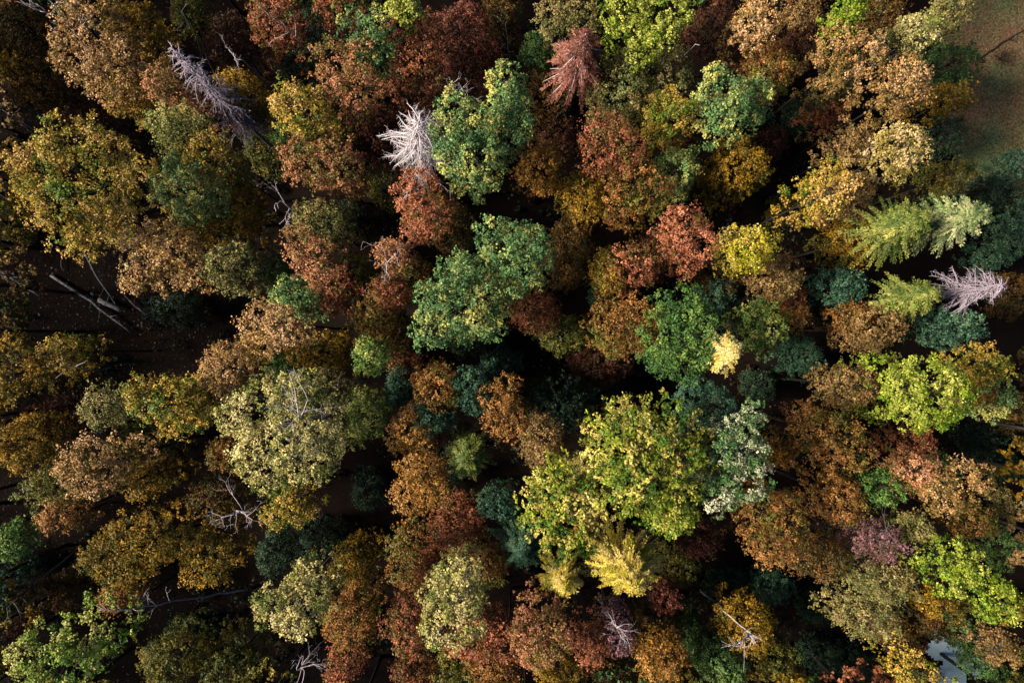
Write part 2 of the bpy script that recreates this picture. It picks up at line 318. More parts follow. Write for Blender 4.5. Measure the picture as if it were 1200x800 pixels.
# ------------------------------------------------------------------ the trees
# style | x | y | rx | ry | top height (m) | leaf colour | extra lobes dx,dy,r,dz;... | label        (x, y, r in photo pixels)
TREES = '''
b|118|62|58|60|22.5|peach|-6,-28,40,0;14,34,36,-1;-28,8,28,-1;34,0,26,-2;6,-64,30,0|large peach-orange crown at the top edge beside a leaning pale dead tree
b|150|25|36|34|21.5|ochre||ochre crown at the top edge merging with the large peach-orange one
b|20|30|35|42|18|bronze||dull olive-brown crown filling the top corner above the leaning grey trunk
b|48|105|40|28|16.5|bronze||dim brown crown below the thin pale leaning dead tree, near the grey trunk
b|12|80|30|28|17.5|ochre||mustard crown on the picture edge just above the leaning grey trunk
b|105|140|36|20|15|russet||dark reddish low crown just above the giant golden crown
b|187|96|20|20|23|salmon||small coral-pink crown beside the lilac dead spruce
b|150|110|34|30|20.5|ochre||ochre crown between the peach-orange crown and the coral-pink one
b|232|122|30|20|21|salmon||coral foliage wrapped behind the tall lilac dead spruce
b|205|150|38|34|23|blond||pale olive crown with pink flush under the coral-pink tree
b|242|185|34|30|23|gold||golden crown with green flecks below the pale olive pink-flushed crown
b|280|112|26|38|20|ochre||narrow mustard crown behind the trunk of the lilac dead spruce
b|270|50|32|34|17|russet||dark russet crown with a thin bare twig near the top edge
b|222|12|26|22|15|olive||dim dark olive crown at the top edge between peach and russet trees
b|105|218|78|76|26|gold|0,-36,44,0;-32,-4,44,0;24,4,46,1;-10,34,44,0;34,-34,30,-1;-52,-22,24,-1;14,62,26,-2;40,36,26,-2;-2,82,20,-3|giant golden crown, the widest of the yellow ones, dome full of pale tips
p|218|222|44|42|23.5|mint||pale sage-green crown with bare twigs touching the giant golden crown
b|282|243|19|34|20|ochre||narrow mustard crown between the sage-green twiggy crown and the antler snag
b|192|300|50|36|23|peach|-10,-8,30,0;22,-10,26,0;-22,26,16,-1;2,34,14,-2;34,18,20,-1;-38,36,10,-2|peach-rust crown with hanging branch ends below the giant golden crown
b|268|312|36|32|22.5|sedge||olive-yellow crown with straggling ends beside the peach-rust crown
b|232|268|26|18|20|ochre||small ochre crown wedged between the sage-green twiggy and olive-yellow trees
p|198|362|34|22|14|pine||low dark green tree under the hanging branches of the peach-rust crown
b|18|262|34|28|12|olive||low dark olive tree on the picture edge under the giant golden crown
b|322|22|36|34|20|rose||dusty brown-rose crown at the top edge crossed by a bare twig
b|358|50|42|42|16|pine||very dark green crown between the rose and the salmon crowns
b|400|6|38|18|20.5|rust||coral-brown crown cut off by the top edge above the dark green one
p|432|45|30|28|23.5|mint|-14,-10,18,0;12,-8,19,0;14,22,14,-2;-4,12,16,-1|small blue-green lobed crown with cream tips near the top edge
p|472|3|17|9|25|lime||bright yellow-green tuft cut off by the top edge
b|410|88|40|42|23|salmon|-14,-10,26,0;14,14,26,0;20,-16,18,0;-18,16,16,-2|salmon-red crown touching the small blue-green lobed crown
b|484|66|38|48|22|rust|-4,-20,26,0;8,12,28,0;-12,26,20,-1;22,-24,14,0|copper-red crown streaked with orange between salmon and dark russet trees
b|545|42|42|46|19|maroon||wide dark maroon crown at the top edge beside the copper-red streaked one
b|520|112|34|28|16.5|russet||dim russet crown behind the curled bare twigs
b|436|150|34|32|17.5|maroon||dark maroon crown between the salmon-red crown and the white dead spruce
b|350|124|36|34|23.5|gold||golden crown with a green skirt beside the very dark green tree
p|340|162|20|18|20|leafgreen||small green skirt tree poking out under the golden crown
b|378|193|44|34|22.5|salmon|-14,4,26,0;14,-6,26,0;30,8,17,-1;-24,-10,18,0|pale salmon-pink crown west of the white dead spruce
b|396|158|22|26|18|olive||dim olive crown between the golden and the pale salmon-pink crowns
b|306|172|24|28|15|olive||low dull olive tree between the golden crown and the mustard ones
p|548|165|38|54|25|mint|-14,-30,20,0;6,-8,28,0;-14,22,24,0;16,30,24,0;-22,-8,15,0;10,50,16,-2;26,-20,14,0|tall sage-green crown with cream tips right beside the white dead spruce
p|594|128|30|50|24.5|mint|-4,-30,17,0;4,-2,24,0;-6,28,22,-1;14,20,14,-1|narrow sage-green crown leaning against its taller sage-green twin
b|588|12|22|26|17|bronze||dim brown crown at the top edge beside a thin bare twig
b|665|20|36|24|22|sedge|-18,4,20,0;14,-2,22,0;0,-16,18,0|olive crown with cream flecks at the top edge behind the red spruce
c|682|58|44|48|24.5|redfir||rust-red spruce with drooping fronds and a pale tip
p|756|24|50|42|24|lime|-24,-8,28,0;24,-6,27,0;0,10,26,-1;20,22,18,-1;-28,-34,22,0;34,-30,20,0;-8,42,16,-2|bright lime-green crown at the top edge, the largest one there
b|838|32|36|36|19|russet||dim russet-brown crown between the lime-green crown and the cream-tan one
b|890|26|30|34|23.5|peach|-6,8,22,0;6,-12,22,0;-16,-4,14,-1|cream-peach crown at the top edge beside the small tan-grey tree
b|900|82|28|42|21.5|copper||copper crown stretched below the cream-peach one
b|728|98|42|44|22|sedge||dusty olive crown between the red spruce and the lime-green crown
b|786|86|24|38|21|sedge||slim olive crown below the bright lime-green crown
b|785|134|30|30|22.5|gold||yellow-ochre crown below the slim olive crown
b|714|172|37|34|23|rose|-8,-6,24,0;14,4,24,0;-16,16,16,-1;8,-18,17,0|salmon-rust dome north of the ochre-bronze pair
p|850|118|30|42|24.5|mint|-10,-8,20,0;8,6,18,0;-8,26,15,-1;-20,-22,12,0|grey-green crown with yellow tips beside a black gap, near the pale upright snag
p|884|116|20|32|23.5|mint||slender grey-green crown with gold flush paired with the yellow-tipped one
b|866|195|44|36|20|ochre||wide dull ochre crown below the paired grey-green crowns
p|630|55|19|17|18.5|green||small green crown tucked on the shady side of the red spruce
b|640|108|38|34|17|bronze||dim bronze crown with grey twigs below the red spruce
b|802|158|16|18|17.5|maroon||small dark red crown behind the yellow-ochre one
p|794|200|26|34|21|mint||blue-grey-green crown between the salmon-rust and rose-rust domes
b|634|190|29|30|22|orange||small rust-orange crown by the shoulder of the narrow sage-green crown
b|655|150|26|22|14|russet||low dark red-brown tree under the dim bronze crown
b|990|62|40|34|24|peach|-12,-6,26,0;14,10,24,0;-2,22,20,-1;28,14,13,0|peach-orange crown crowned by a small bright green one behind it
p|993|18|17|18|24.5|lime||small bright green crown poking up behind the peach-orange crown
b|945|14|24|20|19|tan||small tan-grey crown at the top edge with its pale stem showing
b|938|55|24|34|18|russet||dark rust crown between the copper and the peach-orange crowns
p|982|99|20|15|19.5|sedge||small yellow-green crown hanging under the peach-orange one
b|972|130|24|20|17|rose||dim dusty-rose crown over a black gap below the yellow-green one
b|940|132|20|24|14|pine||low dark green tree beside the dim dusty-rose crown
b|1076|36|34|25|22.5|blond||cream-sage crown near the meadow, beside the dark green shade tree
b|1038|12|32|20|19.5|bronze||bronze crown at the top edge before the cream-sage crown
p|1118|14|22|24|21|sedge||yellow-olive crown at the top edge against the meadow
p|1112|74|36|38|17|green||dark green shade tree bordering the meadow
b|1052|106|36|32|24|peach|-12,6,22,0;12,-4,23,0;-22,-8,14,0;18,10,15,-1;0,-18,15,0|flat peach-pink crown beside the dark green shade tree
b|1116|114|27|18|19|ochre||small ochre crown at the meadow edge with a rosy tip
b|1000|168|27|22|21.5|tan||tan crown beside the round cream crown
b|1060|172|31|31|25|cream||round cream-yellow crown, the palest dome near the meadow
b|1106|158|28|30|14|pine||low dark green tree between the round cream crown and the meadow
b|372|258|33|27|21.5|sedge||olive crown with pink flecks below the pale salmon-pink crown
b|362|300|25|34|23.5|salmon|-10,-16,17,0;2,4,18,0;14,20,14,-1|salmon crown at the foot of the antler-like snag
b|394|342|21|26|20.5|rose||dull rose crown trailing below the salmon crown
p|330|318|24|28|18|green||dark green crown behind the salmon crown and the antler-like snag
p|348|348|34|28|21.5|mint||grey-green crown above the golden-cream crown
b|322|380|31|28|24|peach|-14,-2,20,0;12,2,20,0;-4,16,14,-1|golden-cream crown with a peach edge below the grey-green one
b|460|300|20|20|22.5|salmon||small salmon-tan crown circled by a curled white branch
b|482|326|22|26|20|copper||bronze crown below the curled white branch
b|452|342|20|18|21|rose||small rose crown between the bronze and the rust-brown crowns
b|438|372|26|34|20.5|copper||rust-brown crown beside the big lobed sage-green tree
b|464|392|24|24|19|bronze||dim bronze crown touching the lowest lobe of the big sage-green tree
b|496|240|32|40|23|rose|-6,-16,24,0;4,6,26,0;-8,26,16,-2;16,-8,14,-1|dusky rose-red crown just below the white dead spruce
b|526|262|25|32|18.5|bronze||bronze shoulder crown between rose-red and sage-green trees
b|412|322|26|22|17|olive||dull olive crown between the salmon crown and the white curled branch
p|550|345|60|60|25|mint|-14,16,34,0;-38,12,20,0;-44,44,20,-1;10,34,22,-1;-10,-24,20,0;-24,-2,18,0;18,4,20,-1|big sage-green crown with many cream-tipped lobes at the heart of the forest
p|600|300|46|46|24.5|mint|-10,-14,24,0;18,-12,22,0;8,18,24,0;32,2,15,-1;-26,-26,15,0;-6,40,13,-2|northern half of the sage-green giant pair, darker with bright edges
b|686|226|28|32|20.5|ochre||ochre-bronze crown below the salmon-rust dome
b|745|226|38|38|22|copper|-10,-10,22,0;14,4,24,0;-22,14,15,-1;4,-24,17,-1|copper-ochre crown between the ochre-bronze and rose-rust ones
b|803|280|31|38|24|rose|-6,-14,22,0;8,4,24,0;2,24,17,-1;-14,10,16,-1|oval rose-rust crown below the blue-grey-green one
b|740|314|30|29|23|rose||round red-rust crown west of the oval rose-rust crown
b|712|318|15|26|22.5|ochre||narrow yellow-olive crown fused to the round red-rust crown
b|668|295|28|44|19|bronze||tall dim bronze crown beside the darker sage-green crown
b|628|364|30|26|20.5|rust||rust-brown crown below the sage-green giants
b|660|390|34|20|17|olive||dim olive crown below the rust-brown and bronze ones
b|730|382|42|33|23|copper|-18,2,24,0;12,-4,26,0;28,10,16,-1;0,16,22,-1|copper-gold dome touching the bright green round tree
b|770|298|18|34|16.5|russet||dark russet crown between the oval and the round rust trees
b|880|289|29|27|25|yellow||golden-yellow crown with warm tips above the tan-rust crown
b|848|320|30|28|18|bronze||dim bronze crown at the foot of the golden-yellow crown
b|914|326|27|28|21.5|tan||tan-rust crown beside the golden-yellow one
p|796|390|42|50|24.5|leafgreen|-2,-26,26,0;-18,2,26,0;18,-4,25,0;4,28,28,-1;26,22,18,-1;-26,32,15,-2|bright green round tree with one orange leaf clump beside the yellow spire
p|842|345|22|20|18|teal||teal crown tucked behind the bright green round tree
b|874|364|26|24|15.5|pine||low dark green crown between the teal and the sage crowns
p|897|382|25|34|21.5|sage||muted sage crown next to the yellow spire
c|856|413|21|27|26|butter||small brilliant yellow spire, the brightest tree of all
p|710|348|16|14|13|teal||tiny dark teal tree in the black gap below the yellow-olive crown
b|965|228|30|37|24|gold|4,-16,20,0;-4,6,20,0;-8,24,12,-1;16,-6,14,0|yellow-olive crown alone over a black gap below the tan crown
b|1002|228|24|32|21.5|tan||tan-rose crown beside the yellow-olive crown
b|1004|280|34|31|20.5|ochre||ochre crown with a golden edge beside the yellow-green spruce
c|1064|262|48|52|25|fir||yellow-green spruce with feathery fronds, the larger of its kind near the meadow
c|1134|254|50|46|25.5|silverfir||silvery sage spruce leaning its tip out over the meadow edge
b|1112|206|32|22|19.5|olive||olive crown between round cream crown and silvery sage spruce
c|1080|346|46|36|23.5|fir||smaller yellow-green spruce beside the lilac dead crown
p|990|335|27|24|20.5|teal||teal crown below the ochre crown with a golden edge
p|1120|382|40|28|21.5|teal||wide teal-green crown just below the lilac dead crown by the meadow
b|1026|384|36|32|21.5|tan||tan-bronze crown beside the teal crown and smaller yellow-green spruce
b|936|371|15|12|18.5|orange||tiny orange crown at the fringe of the muted sage crown
b|1000|370|20|20|20|copper||small copper crown at the shoulder of the tan-bronze one
p|1190|275|24|34|15|teal||dark teal tree on the picture edge near the lilac dead crown
b|1188|345|20|34|14|bronze||dim brown tree on the picture edge below the dark teal one
b|930|350|18|16|18|rust||small rust crown between tan-rust and teal crowns
b|24|430|40|40|22|ochre|-8,-12,26,0;-12,14,24,0;14,4,22,0;4,34,14,-1|mustard crown on the picture edge below the fallen logs
b|72|414|26|26|21|gold||golden-brown crown with a protruding twig beside the mustard one
b|60|490|36|24|14.5|maroon||low dark maroon crown under the mustard crowns
b|121|478|27|28|22|sedge||small round olive-gold crown beside the cream-flecked golden crown
b|203|472|47|38|24|gold|-22,-4,26,0;10,0,28,0;28,14,20,-1;0,26,18,-2;-30,-18,14,0|cream-flecked golden crown over the black gap, with a jagged lower edge
b|118|545|37|38|23|peach|-10,-14,22,0;-8,10,25,0;16,10,20,-1;-28,4,14,0|peach-ochre crown with a bright edge below the round olive-gold one
b|165|562|30|26|21|ochre||ochre crown joined to the peach-ochre one with a pale fringe
b|160|520|34|28|16|olive||dim olive crown under the cream-flecked golden crown
b|25|520|38|38|21|ochre||broad mustard-olive crown on the picture edge below the dark maroon one
b|60|572|44|30|20.5|olive||muted olive crown between the mustard-olive and peach-ochre crowns
b|68|606|30|17|21.5|copper||flat copper crown beneath the muted olive one
b|266|534|30|22|20|copper||copper-ochre crown tucked under the straw-coloured giant
b|264|432|28|32|23|peach||salmon-tan crown above the cream-flecked golden crown
b|300|408|24|20|18|ochre||small dull ochre crown under the golden-cream crown
b|250|578|34|24|18.5|bronze||dim bronze crown beside the white fan-shaped snag
b|348|500|78|66|25|blond|-30,-24,34,0;6,-36,32,0;34,-14,30,0;-6,2,38,1;-34,22,30,0;12,34,32,0;40,24,26,-1;-60,-18,20,0;-22,52,22,-1;24,-56,16,-1|straw-coloured giant with exposed pale branches
p|425|488|22|30|21|sage||sage-green crown fused to the side of the straw-coloured giant
b|374|414|38|22|18|ochre||dull ochre crown above the straw-coloured giant
b|334|430|28|22|16.5|green||dark green crown between the dull ochre crowns above the straw-coloured giant
p|432|418|19|21|22|sage||small speckled pale green crown beside the two crossed sticks
b|510|456|28|30|22|copper||copper crown ringed by small teal crowns
b|480|506|26|28|22|orange||orange crown, upper one of the stacked orange pair
b|494|562|29|36|22.5|orange|-4,-14,19,0;6,8,22,0;-20,20,14,-1|taller orange crown, lower one of the stacked orange pair
p|505|492|22|19|21.5|teal||teal crown between the copper and the upper orange crowns
p|468|454|17|22|19|teal||small dark teal crown west of the copper crown
p|552|458|20|28|21.5|teal||teal crown with a cream crest east of the copper crown
p|575|442|13|18|19|teal||slender dark teal crown behind the cream-crested one
b|590|480|25|34|22|copper|-8,-8,17,0;6,10,20,0;4,-28,12,-1|salmon-orange crown above the little lime fir
c|546|536|33|34|22|fir||little lime-olive fir between orange crowns
b|472|424|20|13|18|rust||small rust crown above the small dark teal crown
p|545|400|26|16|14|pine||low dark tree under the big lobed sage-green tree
c|612|640|44|48|20|teal||blue-green spruce below the yellow-green giants
p|585|592|24|18|19|teal||dim teal crown above the blue-green spruce
b|635|520|26|32|22.5|tan||pink-tan crown beside the yellow-green giants
f|662|476|40|26|18.5|pine||dark green drooping tree behind the great yellow-green giant
f|752|535|68|64|26|weep|-26,-18,34,0;16,-24,34,0;0,8,38,1;32,14,30,0;-22,36,28,-1;14,40,28,-1;52,-8,18,-1|great yellow-green giant with hanging leaf tongues, largest crown of the forest
f|662|588|50|50|24|weep|-6,-22,26,0;-20,14,26,0;16,10,30,0;6,34,24,-1;24,-22,22,0|second yellow-green drooping tree, leaning on the great giant
p|792|610|28|20|23|lime||small lime-green crown under the skirt of the great giant
p|832|476|31|30|22|teal||round dark teal crown below the bright green round tree
p|856|540|40|56|26|silver|4,-40,18,0;-6,-14,20,0;18,-8,20,0;-8,16,24,0;14,22,22,0;-20,42,17,-1;18,-60,12,0|white-flecked green crown east of the great yellow-green giant
b|704|430|38|24|14.5|russet||low dark brown crown beneath the copper-gold dome
b|902|612|40|50|23|copper|-10,-22,26,0;12,-6,26,0;-6,18,26,0;14,26,20,-1;-24,0,16,-1|large copper-orange crown south of the white-flecked green one
p|1074|458|54|48|25|lime|-30,-12,22,0;4,-22,24,0;28,-4,26,0;4,12,28,1;-18,14,22,0;30,22,20,-1;-4,36,16,-2;-40,10,16,-1|lime-green dome with round tufts in the eastern forest
b|1000|455|31|28|22|tan||tan-copper crown beside the lime-green dome
b|974|510|42|36|23|copper|-20,-8,22,0;6,-4,24,0;20,18,20,0;-6,22,20,-1;-34,-18,14,-1|rosy copper crown below the tan-copper one
b|1158|428|26|27|22.5|gold||yellow-olive crown edging the dark gap east of the lime-green dome
b|1146|458|20|20|20.5|orange||orange-brown crown between the lime-green dome and its sage neighbour
p|1164|468|27|30|21|mint||sage-green crown under the yellow-olive and orange-brown ones
b|1074|520|28|18|20|rust||flat rust crown beneath the lime-green dome
b|1068|553|24|24|22|salmon||peach-brown crown beside the small bluish green one
p|1036|572|26|22|21.5|leafgreen||small green crown beside the peach-brown crown
b|1112|568|38|34|23|peach|-16,12,22,0;10,-4,24,0;22,-14,16,0;-2,24,14,-1|cream-green crown with a pink crest south-east of the lime-green dome
p|1100|555|24|24|20.5|mint||sage crown mingled with the cream-green pink-crested one
b|985|588|34|32|21.5|copper||copper-tan crown between the copper-orange and small green crowns
b|917|532|17|18|17.5|orange||small burnt-orange crown beside the white-flecked green crown
p|1186|548|20|24|14|pine||low dark green tree on the picture edge by the cream-green crown
b|1185|592|18|14|18|sedge||small olive-lime crown on the picture edge
b|1188|485|18|30|14|bronze||dim brown tree at the picture edge below the sage-green crown
p|10|635|15|26|20.5|leafgreen||green crown half cut off by the picture edge below the flat copper one
b|158|644|56|44|23.5|ochre|-32,0,24,0;-6,-12,28,0;20,0,26,0;-12,22,24,-1;36,-18,20,0;4,-36,16,0|wide golden-ochre crown with a bright folded branch above the fallen-looking bare trunk
b|242|646|38|42|22|ochre|-12,-14,22,0;12,2,24,0;-10,22,18,-1;10,28,16,-2|brown-gold crown beside the white fan-shaped snag
b|62|700|48|24|17|bronze||dim bronze crown above the pale lime tree of the corner
b|138|702|24|18|18|copper||small copper-bronze crown by the tip of the slanting bare trunk
p|72|766|54|42|25|fresh|-28,-8,24,0;2,-4,26,0;26,12,28,0;-8,24,28,0;-20,-34,14,-1;30,-20,17,0;58,4,12,-2|pale lime-green tree in the lower corner beside the olive crown
b|198|776|44|36|19|olive||olive crown at the bottom edge beside the pale lime-green corner tree
b|266|782|36|32|18|olive||second dull olive crown at the bottom edge, farther from the lime corner tree
b|20|742|18|20|14|russet||low dark red-brown tree on the edge above the lime-green corner tree
p|24|668|20|16|12|pine||low black-green tree below the half cut green crown
b|334|600|31|19|22|gold||small orange-gold crown beside the white fan-shaped snag
p|320|648|26|34|15|pine||low dark green tree beneath the small orange-gold crown
p|370|640|24|26|14.5|pine||low dark teal-black tree between the orange-gold and olive-bronze crowns
b|412|662|27|26|18|ochre||olive-bronze crown above the round sage crown
p|347|704|43|36|24|blond|-18,2,24,0;12,-6,26,0;8,16,24,0;-30,-6,13,0;26,-12,16,-1|round sage-gold crown standing alone over the dark gap
b|476|650|21|38|22.5|copper|0,-18,17,0;-2,10,18,0;2,28,12,-1|narrow copper-salmon crown with a bright face north-west of the pale ivory-green tree
b|536|618|33|32|19.5|rust||dull rust crown above the pale ivory-green tree
b|502|668|14|30|18.5|rust||thin rust crown beside the narrow copper-salmon one
b|572|664|22|26|19|copper||copper-brown crown behind the pale ivory-green tree
p|532|706|38|50|25.5|blond|-2,-38,17,0;-12,-12,22,0;10,-8,24,0;-8,20,26,0;16,18,20,0;-20,34,14,-1;12,-52,9,0|pale ivory-green tree rising from rust crowns near the bottom edge
b|476|736|28|34|21.5|rose||dusky rose-rust crown beside the pale ivory-green tree
b|410|730|32|44|20.5|copper||bronze-rust crown between the round sage-gold and rose-rust crowns
b|402|780|24|22|20|rose||small rose-brown crown beside the white bare tree at the bottom edge
b|555|752|40|24|21|rose||flat rose-rust crown at the foot of the pale ivory-green tree
b|598|756|30|26|20.5|rust||rust crown between the flat rose-rust one and the wide coral one
b|486|786|30|22|19|rust||dull rust crown cut off by the bottom edge below the dusky rose one
b|532|786|26|18|19|olive||olive-rust crown cut off by the bottom edge under the ivory-green tree
b|578|788|32|20|21|copper||orange-rust crown cut off by the bottom edge
c|661|681|31|33|23.5|yellow||small yellow spruce beside the wide gold-tipped one
c|736|672|62|46|25.5|yellow||wide gold-tipped spruce south of the great yellow-green giant
b|692|627|19|13|19|orange||tiny rust-orange crown between the drooping tree and gold-tipped spruce
b|634|742|34|36|22.5|salmon|-14,-4,22,0;10,-16,18,0;8,8,22,0;-8,22,18,-1|wide coral-rust crown south of the small yellow spruce
b|690|756|28|24|20.5|rose||lilac-rose twiggy crown beside the wide coral-rust one
b|724|742|20|30|20|mauve||mauve crown behind white twigs below the gold-tipped spruce
b|780|702|20|20|18|maroon||dark wine-red crown at the side of the gold-tipped spruce
b|820|636|27|18|19|maroon||wine-red crown beneath the small lime-green crown
b|798|668|22|18|15.5|olive||low dull olive crown below the wine-red one
b|776|772|32|32|21|orange||orange-ochre crown cut off by the bottom edge near the dark green tree
b|776|732|22|20|17.5|bronze||dim bronze crown above the orange-ochre one
p|806|738|15|24|17|green||small dark green crown next to the orange-ochre one
b|878|738|38|32|19|ochre||dull ochre crown beneath the white star-like snag
p|846|780|36|26|19.5|green||dark green crown at the bottom edge below the dull ochre one
b|656|790|34|18|18.5|ochre||dim ochre crown at the bottom edge below the coral-rust one
b|715|788|26|20|17|bronze||dim bronze crown at the bottom edge beneath the mauve one
b|966|656|38|28|20.5|bronze||bronze crown beside the large copper-orange crown
b|1034|636|32|26|22|mauve||mauve twiggy crown, the most purple of the leafy trees
b|1042|686|40|26|22|sedge||olive-tan crown with a pale fringe below the mauve twiggy crown
b|1022|726|44|26|20.5|sedge||long olive-tan crown above the black gap, below its pale-fringed neighbour
p|1112|658|34|38|24|lime|-6,-14,20,0;8,0,22,0;-6,20,20,0|yellow-lime crown south-east of the mauve twiggy crown
b|1106|710|36|18|20|ochre||flat golden-brown crown below the yellow-lime crown
b|1142|612|28|20|20|copper||copper crown above the yellow-lime crown
b|1076|618|14|14|21.5|sedge||tiny pale olive crown behind the mauve twiggy crown
p|1174|706|27|34|21.5|lime||lime-green crown near the pond on the picture edge
p|1180|645|24|32|16.5|green||dark green crown on the picture edge above the lime-green pond tree
b|1074|788|30|22|21|gold||golden-copper crown beside the pale pond
b|1058|748|28|20|16|bronze||dim bronze crown above the golden-copper one by the pond
b|1172|762|26|19|20|tan||tan-brown crown overhanging the pond
p|1184|796|22|14|15|green||dark green tree at the bottom corner below the tan-brown pond crown
b|914|778|28|26|18|olive||dull olive crown at the bottom edge east of the star-like snag
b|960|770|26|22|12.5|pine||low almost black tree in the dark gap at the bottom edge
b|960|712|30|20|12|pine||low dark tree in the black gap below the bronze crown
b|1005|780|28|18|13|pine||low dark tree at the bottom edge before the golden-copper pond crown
b|560|300|20|20|14|pine||low dark tree hidden between the rose-red and sage-green crowns
b|430|575|22|26|13|pine||low dark green tree between the straw-coloured giant and the orange pair
b|215|740|26|16|12|pine||low dark tree below the slanting bare trunk
b|925|245|22|26|13|olive||low dull olive tree in the gap beside the yellow-olive crown
b|945|420|24|24|15|teal||dim teal tree below the small orange crown
b|1150|520|26|22|13|pine||low dark green tree between the sage-green and cream-green crowns
p|1194|195|20|26|14|teal||dim teal tree on the picture edge at the lower end of the meadow
b|1150|775|20|18|19|green||small green crown between the tan-brown one and the pond
p|1128|740|24|18|17|green||dark green crown spreading over the upper end of the pond
b|1098|735|20|12|16.5|bronze||little dim bronze tree above the pond by the golden-copper crown
p|892|452|20|18|13|pine||low dark green tree in the black gap east of the round dark teal crown
b|404|254|22|22|12|pine||low dark tree in the black gap west of the rose-red crown
b|450|225|22|20|11.5|olive||low shaded olive tree in the black gap beneath the white dead spruce
p|585|425|26|20|13|teal||low dim teal tree south of the big lobed sage-green tree
b|905|165|20|20|12|maroon||low dark wine tree in the gap beside the wide dull ochre crown
b|520|560|18|26|14|pine||low dark green tree pressed behind the taller orange crown
b|855|690|26|24|12|pine||low dark tree north of the white star-like snag
b|905|690|26|20|13|teal||low dim teal tree below the large copper-orange crown
p|1158|222|26|22|15|pine||low dark green tree behind the silvery sage spruce's tip, below the meadow
p|1196|238|20|22|14.5|pine||blackish green tree at the picture edge between the two teal ones
p|1168|300|22|18|14|teal||low teal tree between the silvery sage spruce and the lilac dead crown

'''
G_B = 'broadleaf trees of the autumn canopy'
G_C = 'conifers standing among the broadleaf trees'

def radial_shrink(px, py, c):
    t = math.hypot(px - 600, py - 400) * S
    return 1 / math.sqrt(1 + 0.55 * (c * t) ** 2)

